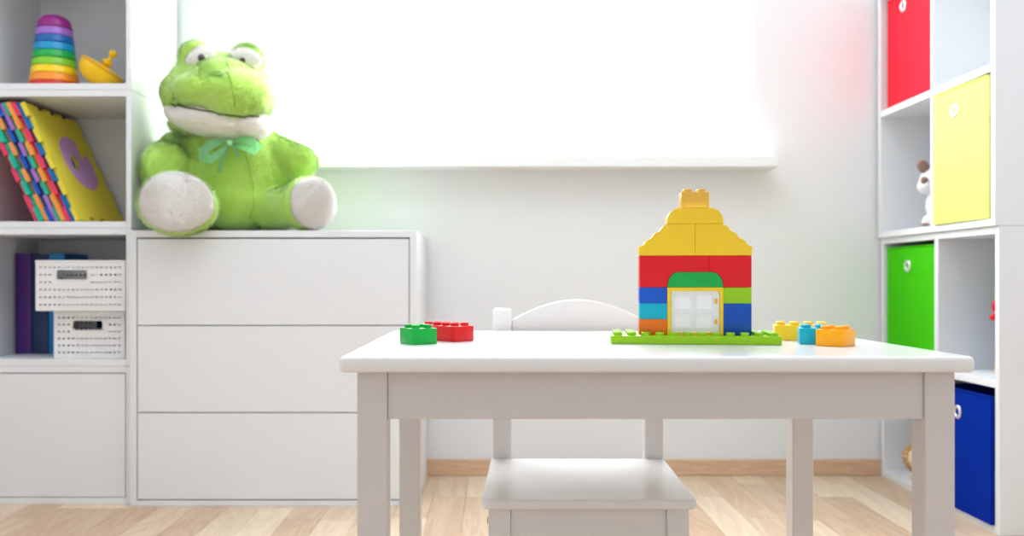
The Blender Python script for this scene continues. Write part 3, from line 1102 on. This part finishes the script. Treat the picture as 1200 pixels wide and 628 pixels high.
def book(x0, x1, y0, y1, z0, h, rgb, label):
    m = mat('cover_' + label.split()[0], rgb, 0.45, 0.03, 15)
    t = empty('book', ((x0 + x1) / 2, y0, z0), label, 'book', 'books beside the baskets')
    w_ = (x1 - x0) / 2
    d_ = y1 - y0
    bm = box(-w_, -w_ + 0.003, 0, d_, 0, h, 0.0008, 1)
    box(w_ - 0.003, w_, 0, d_, 0, h, 0.0008, 1, bm=bm)
    # rounded spine
    sp = [(-w_, 0.004)] + [(-w_ * math.cos(math.pi * k / 10), 0.002 - 0.004 * math.sin(math.pi * k / 10)) for k in range(11)] + [(w_, 0.004)]
    prism(sp, h, bm=bm)
    obj('cover', bm, m, t)
    obj('pages', box(-w_ + 0.0031, w_ - 0.0031, 0.0045, d_ - 0.004, 0.004, h - 0.004), M['pages'], t)
    return t


for (p0, p1), h_, rgb, lb in books:
    book((p0 - VX) * BKD / F, (p1 - VX) * BKD / F, BKD, 2.722, SHELF3 + 0.0003, h_, rgb, lb)
book((76.4 - VX) * BKD / F, (110 - VX) * BKD / F, BKD + 0.012, 2.722, SHELF3 + 0.0003, 0.268, (0, 92, 160), 'wide blue book standing behind both baskets')

M['basket'] = mat('white_basket_plastic', (238, 238, 238), 0.4, 0.01, 20)


def basket(x0, x1, y0, y1, z0, h, label, hx0, hx1):
    """perforated basket: the walls are real lattices, slot by slot; the grip is an opening"""
    t = empty('basket', ((x0 + x1) / 2, (y0 + y1) / 2, z0), label, 'basket', 'perforated baskets')
    bm = bmesh.new()
    wx, wy = (x1 - x0) / 2, (y1 - y0) / 2
    pitch, slot, rows, sh = 0.0124, 0.0066, 6, 0.0044
    z_lo, z_hi = 0.006, h - 0.006
    rz = [z_lo + (z_hi - z_lo) * (j + 0.5) / rows for j in range(rows)]

    def wall(a, b, grip):
        a, b = Vector(a), Vector(b)
        L = (b - a).length
        d = (b - a) / L
        n = int((L - 0.012) / pitch)
        s0 = (L - n * pitch) / 2
        us, zs = [0.0, L], [0.0, h]
        for i in range(n):
            us += [s0 + i * pitch + (pitch - slot) / 2, s0 + i * pitch + (pitch + slot) / 2]
        for r_ in rz:
            zs += [r_ - sh / 2, r_ + sh / 2]
        if grip:
            us += [grip[0], grip[1]]
            zs += [grip[2], grip[3]]
        us = sorted(set(round(u, 6) for u in us))
        zs = sorted(set(round(u, 6) for u in zs))
        grid = [[bm.verts.new((a.x + d.x * u, a.y + d.y * u, z_)) for z_ in zs] for u in us]
        for i in range(len(us) - 1):
            for j in range(len(zs) - 1):
                uc, zc = (us[i] + us[i + 1]) / 2, (zs[j] + zs[j + 1]) / 2
                if grip and grip[0] < uc < grip[1] and grip[2] < zc < grip[3]:
                    continue
                near_grip = grip and grip[0] - 0.008 < uc < grip[1] + 0.008 and grip[2] - 0.006 < zc < grip[3] + 0.006
                k = (uc - s0) / pitch
                in_u = 0 < k < n and abs((k - math.floor(k)) - 0.5) < slot / pitch / 2
                in_z = any(abs(zc - r_) < sh / 2 for r_ in rz)
                if in_u and in_z and not near_grip:
                    continue
                bm.faces.new((grid[i][j], grid[i + 1][j], grid[i + 1][j + 1], grid[i][j + 1]))

    gz0, gz1 = h - 0.050, h - 0.022
    g_ = (hx0 - x0, hx1 - x0, gz0, gz1)
    wall((-wx, -wy, 0), (wx, -wy, 0), g_)
    wall((wx, -wy, 0), (wx, wy, 0), None)
    wall((wx, wy, 0), (-wx, wy, 0), g_)
    wall((-wx, wy, 0), (-wx, -wy, 0), None)
    vs = [bm.verts.new(p) for p in ((-wx, -wy, 0.0), (wx, -wy, 0.0), (wx, wy, 0.0), (-wx, wy, 0.0))]
    bm.faces.new(vs)
    bmesh.ops.remove_doubles(bm, verts=bm.verts[:], dist=1e-5)
    bmesh.ops.recalc_face_normals(bm, faces=bm.faces[:])
    bo = obj('basket_body', bm, M['basket'], t)
    so = bo.modifiers.new('wall', 'SOLIDIFY')
    so.thickness = 0.0016
    so.offset = 0.0
    r_ = 0.003
    obj('rim', tube([(-wx, -wy, h), (wx, -wy, h), (wx, wy, h), (-wx, wy, h)], r_, 6, closed=True), M['basket'], t)
    # smooth lip round the grip
    gx0, gx1 = hx0 - (x0 + x1) / 2, hx1 - (x0 + x1) / 2
    lip = rounded_quad([(gx0, gz0), (gx1, gz0), (gx1, gz1), (gx0, gz1)], [0.008] * 4, 5)
    obj('grip_lip', tube([(u, -wy - 0.0005, v) for u, v in lip], 0.0019, 6, closed=True), M['basket'], t)
    return t


d_ = 2.43
basket((63.5 - VX) * d_ / F, (146 - VX) * d_ / F, d_, d_ + 0.13, SHELF3 + 0.0004, 0.1240, 'lower white perforated basket with a dark grip hole', (85 - VX) * d_ / F, (121 - VX) * d_ / F)
d_ = 2.405
basket((42 - VX) * d_ / F, (146.5 - VX) * d_ / F, d_, d_ + 0.15, SHELF3 + 0.1285, 0.1315, 'upper white perforated basket resting on the other basket', (66 - VX) * d_ / F, (103 - VX) * d_ / F)

# ------------------------------------------------------------------ plush animals and a toy in the right shelf
M['pwhite'] = mat('white_plush', (240, 238, 236), 0.95, 0.04, 40, bump=0.4, bscale=400, sheen=0.3)
M['pbrown'] = mat('brown_plush', (150, 118, 108), 0.95, 0.08, 40, bump=0.4, bscale=400, sheen=0.3)
M['pbeige'] = mat('beige_plush', (236, 214, 180), 0.95, 0.05, 40, bump=0.4, bscale=400, sheen=0.3)
M['pmane'] = mat('tan_plush', (206, 160, 104), 0.95, 0.1, 60, bump=0.5, bscale=300, sheen=0.3)

UF = 0.7185 + 0.0182
c = at(1096, 210, 2.545)
t = empty('plush_dog', (c.x + 0.004, 2.545, UF), 'white plush dog with brown ears peeking out behind the pale yellow box', 'plush toy')
T0 = Vector(t.location) + Vector((0.008, 0, 0))


def lp(x, y, d):
    return at(x, y, d) - T0


bm = ball(lp(1100, 206, 2.545), (0.044, 0.040, 0.038))
bm = ball(lp(1090, 213, 2.53), (0.027, 0.026, 0.022), bm=bm)
bm = ball(lp(1108, 235, 2.555), (0.046, 0.044, 0.050), bm=bm)
bm = limb(lp(1106, 250, 2.54), lp(1092, 254.5, 2.525), 0.018, 0.019, bm=bm)
bm = limb(lp(1110, 250, 2.57), lp(1104, 256, 2.60), 0.018, 0.018, bm=bm)
bm = limb(lp(1100, 228, 2.53), lp(1096, 242, 2.525), 0.016, 0.015, bm=bm)
me = fuse(bm, 0.004, 4)
low = min(v.co.z for v in me.vertices)
for v in me.vertices:
    v.co.z -= low
b_ = mobj('body', me, M['pwhite'], t, smooth=180)
up = Vector((0, 0, -low))
for ex, ey, dd in ((1085, 190, 2.54), (1104, 184, 2.57)):
    obj('ear', ball(lp(ex, ey, dd) + up, (0.017, 0.008, 0.020), rot=(0, R(-35), 0), seg=16), M['pbrown'], t, smooth=180)
obj('nose', ball(lp(1086.5, 206, 2.515) + up, (0.010, 0.008, 0.011), rot=(0, R(25), 0), seg=14), M['pbrown'], t, smooth=180)
obj('paw_pad', ball(lp(1088, 258.5, 2.515) + up, (0.012, 0.008, 0.006), seg=14), M['pbrown'], t, smooth=180)

LF = 0.0184
c = at(1064, 536, 2.60)
t = empty('plush_lion', (c.x + 0.032, 2.61, LF), 'small tan plush lion in the bottom of the lower shelf unit', 'plush toy')
T0 = Vector(t.location) - Vector((0.022, 0, 0))
bm = ball(lp(1066, 535, 2.60), (0.027, 0.026, 0.031))
bm = ball(lp(1084, 545, 2.615), (0.040, 0.036, 0.030), bm=bm)
bm = limb(lp(1074, 552, 2.60), lp(1062, 556, 2.595), 0.013, 0.012, bm=bm)
me = fuse(bm, 0.004, 3)
low = min(v.co.z for v in me.vertices)
for v in me.vertices:
    v.co.z -= low
b_ = mobj('body', me, M['pbeige'], t, smooth=180)
up = Vector((0, 0, -low))
mane = None
for k in range(16):
    a = 2 * math.pi * k / 16
    mane = ball(lp(1066, 535, 2.612) + up + Vector((0.030 * math.cos(a), 0.004, 0.034 * math.sin(a) + 0.002)), (0.011, 0.013, 0.011), seg=12, bm=mane)
lowm = min(v.co.z for v in mane.verts)
for v in mane.verts:
    v.co.z = max(v.co.z, 0.0005)
obj('mane', mane, M['pmane'], t, smooth=180)
for ex in (1061.5, 1069):
    obj('eye', ball(lp(ex, 531, 2.572) + up, (0.0032, 0.003, 0.0036), seg=10), M['pupil'], t, smooth=180)
obj('nose', ball(lp(1064.5, 537, 2.570) + up, (0.005, 0.004, 0.0035), seg=10), M['pbrown'], t, smooth=180)
obj('tuft', tube([lp(1066, 522, 2.605) + up, lp(1066.5, 516, 2.605) + up, lp(1067, 511, 2.605) + up], [0.005, 0.0035, 0.001], 8), M['pmane'], t, smooth=180)

t = empty('knob_puzzle', (1.304, 2.245, 0.3586), 'colourful toy board leaning at the near end of the lower shelf unit', 'toy')
obj('board', box(-0.058, 0.10, -0.006, 0.006, 0, 0.205, 0.003), plastic('sky_board', (120, 170, 224)), t)
obj('base_strip', box(-0.0585, 0.1005, -0.0075, 0.0075, 0, 0.03, 0.002), plastic('peach_board', (240, 190, 120)), t)
obj('top_strip', box(-0.0585, 0.1005, -0.0075, 0.0075, 0.185, 0.212, 0.002), plastic('green_board', (70, 190, 60)), t)
obj('knob', ball((-0.060, 0.0, 0.168), (0.008, 0.010, 0.016), seg=14), M['b_red'], t, smooth=180)
obj('knob', ball((-0.064, 0.0, 0.142), (0.010, 0.010, 0.009), seg=14), M['b_red'], t, smooth=180)
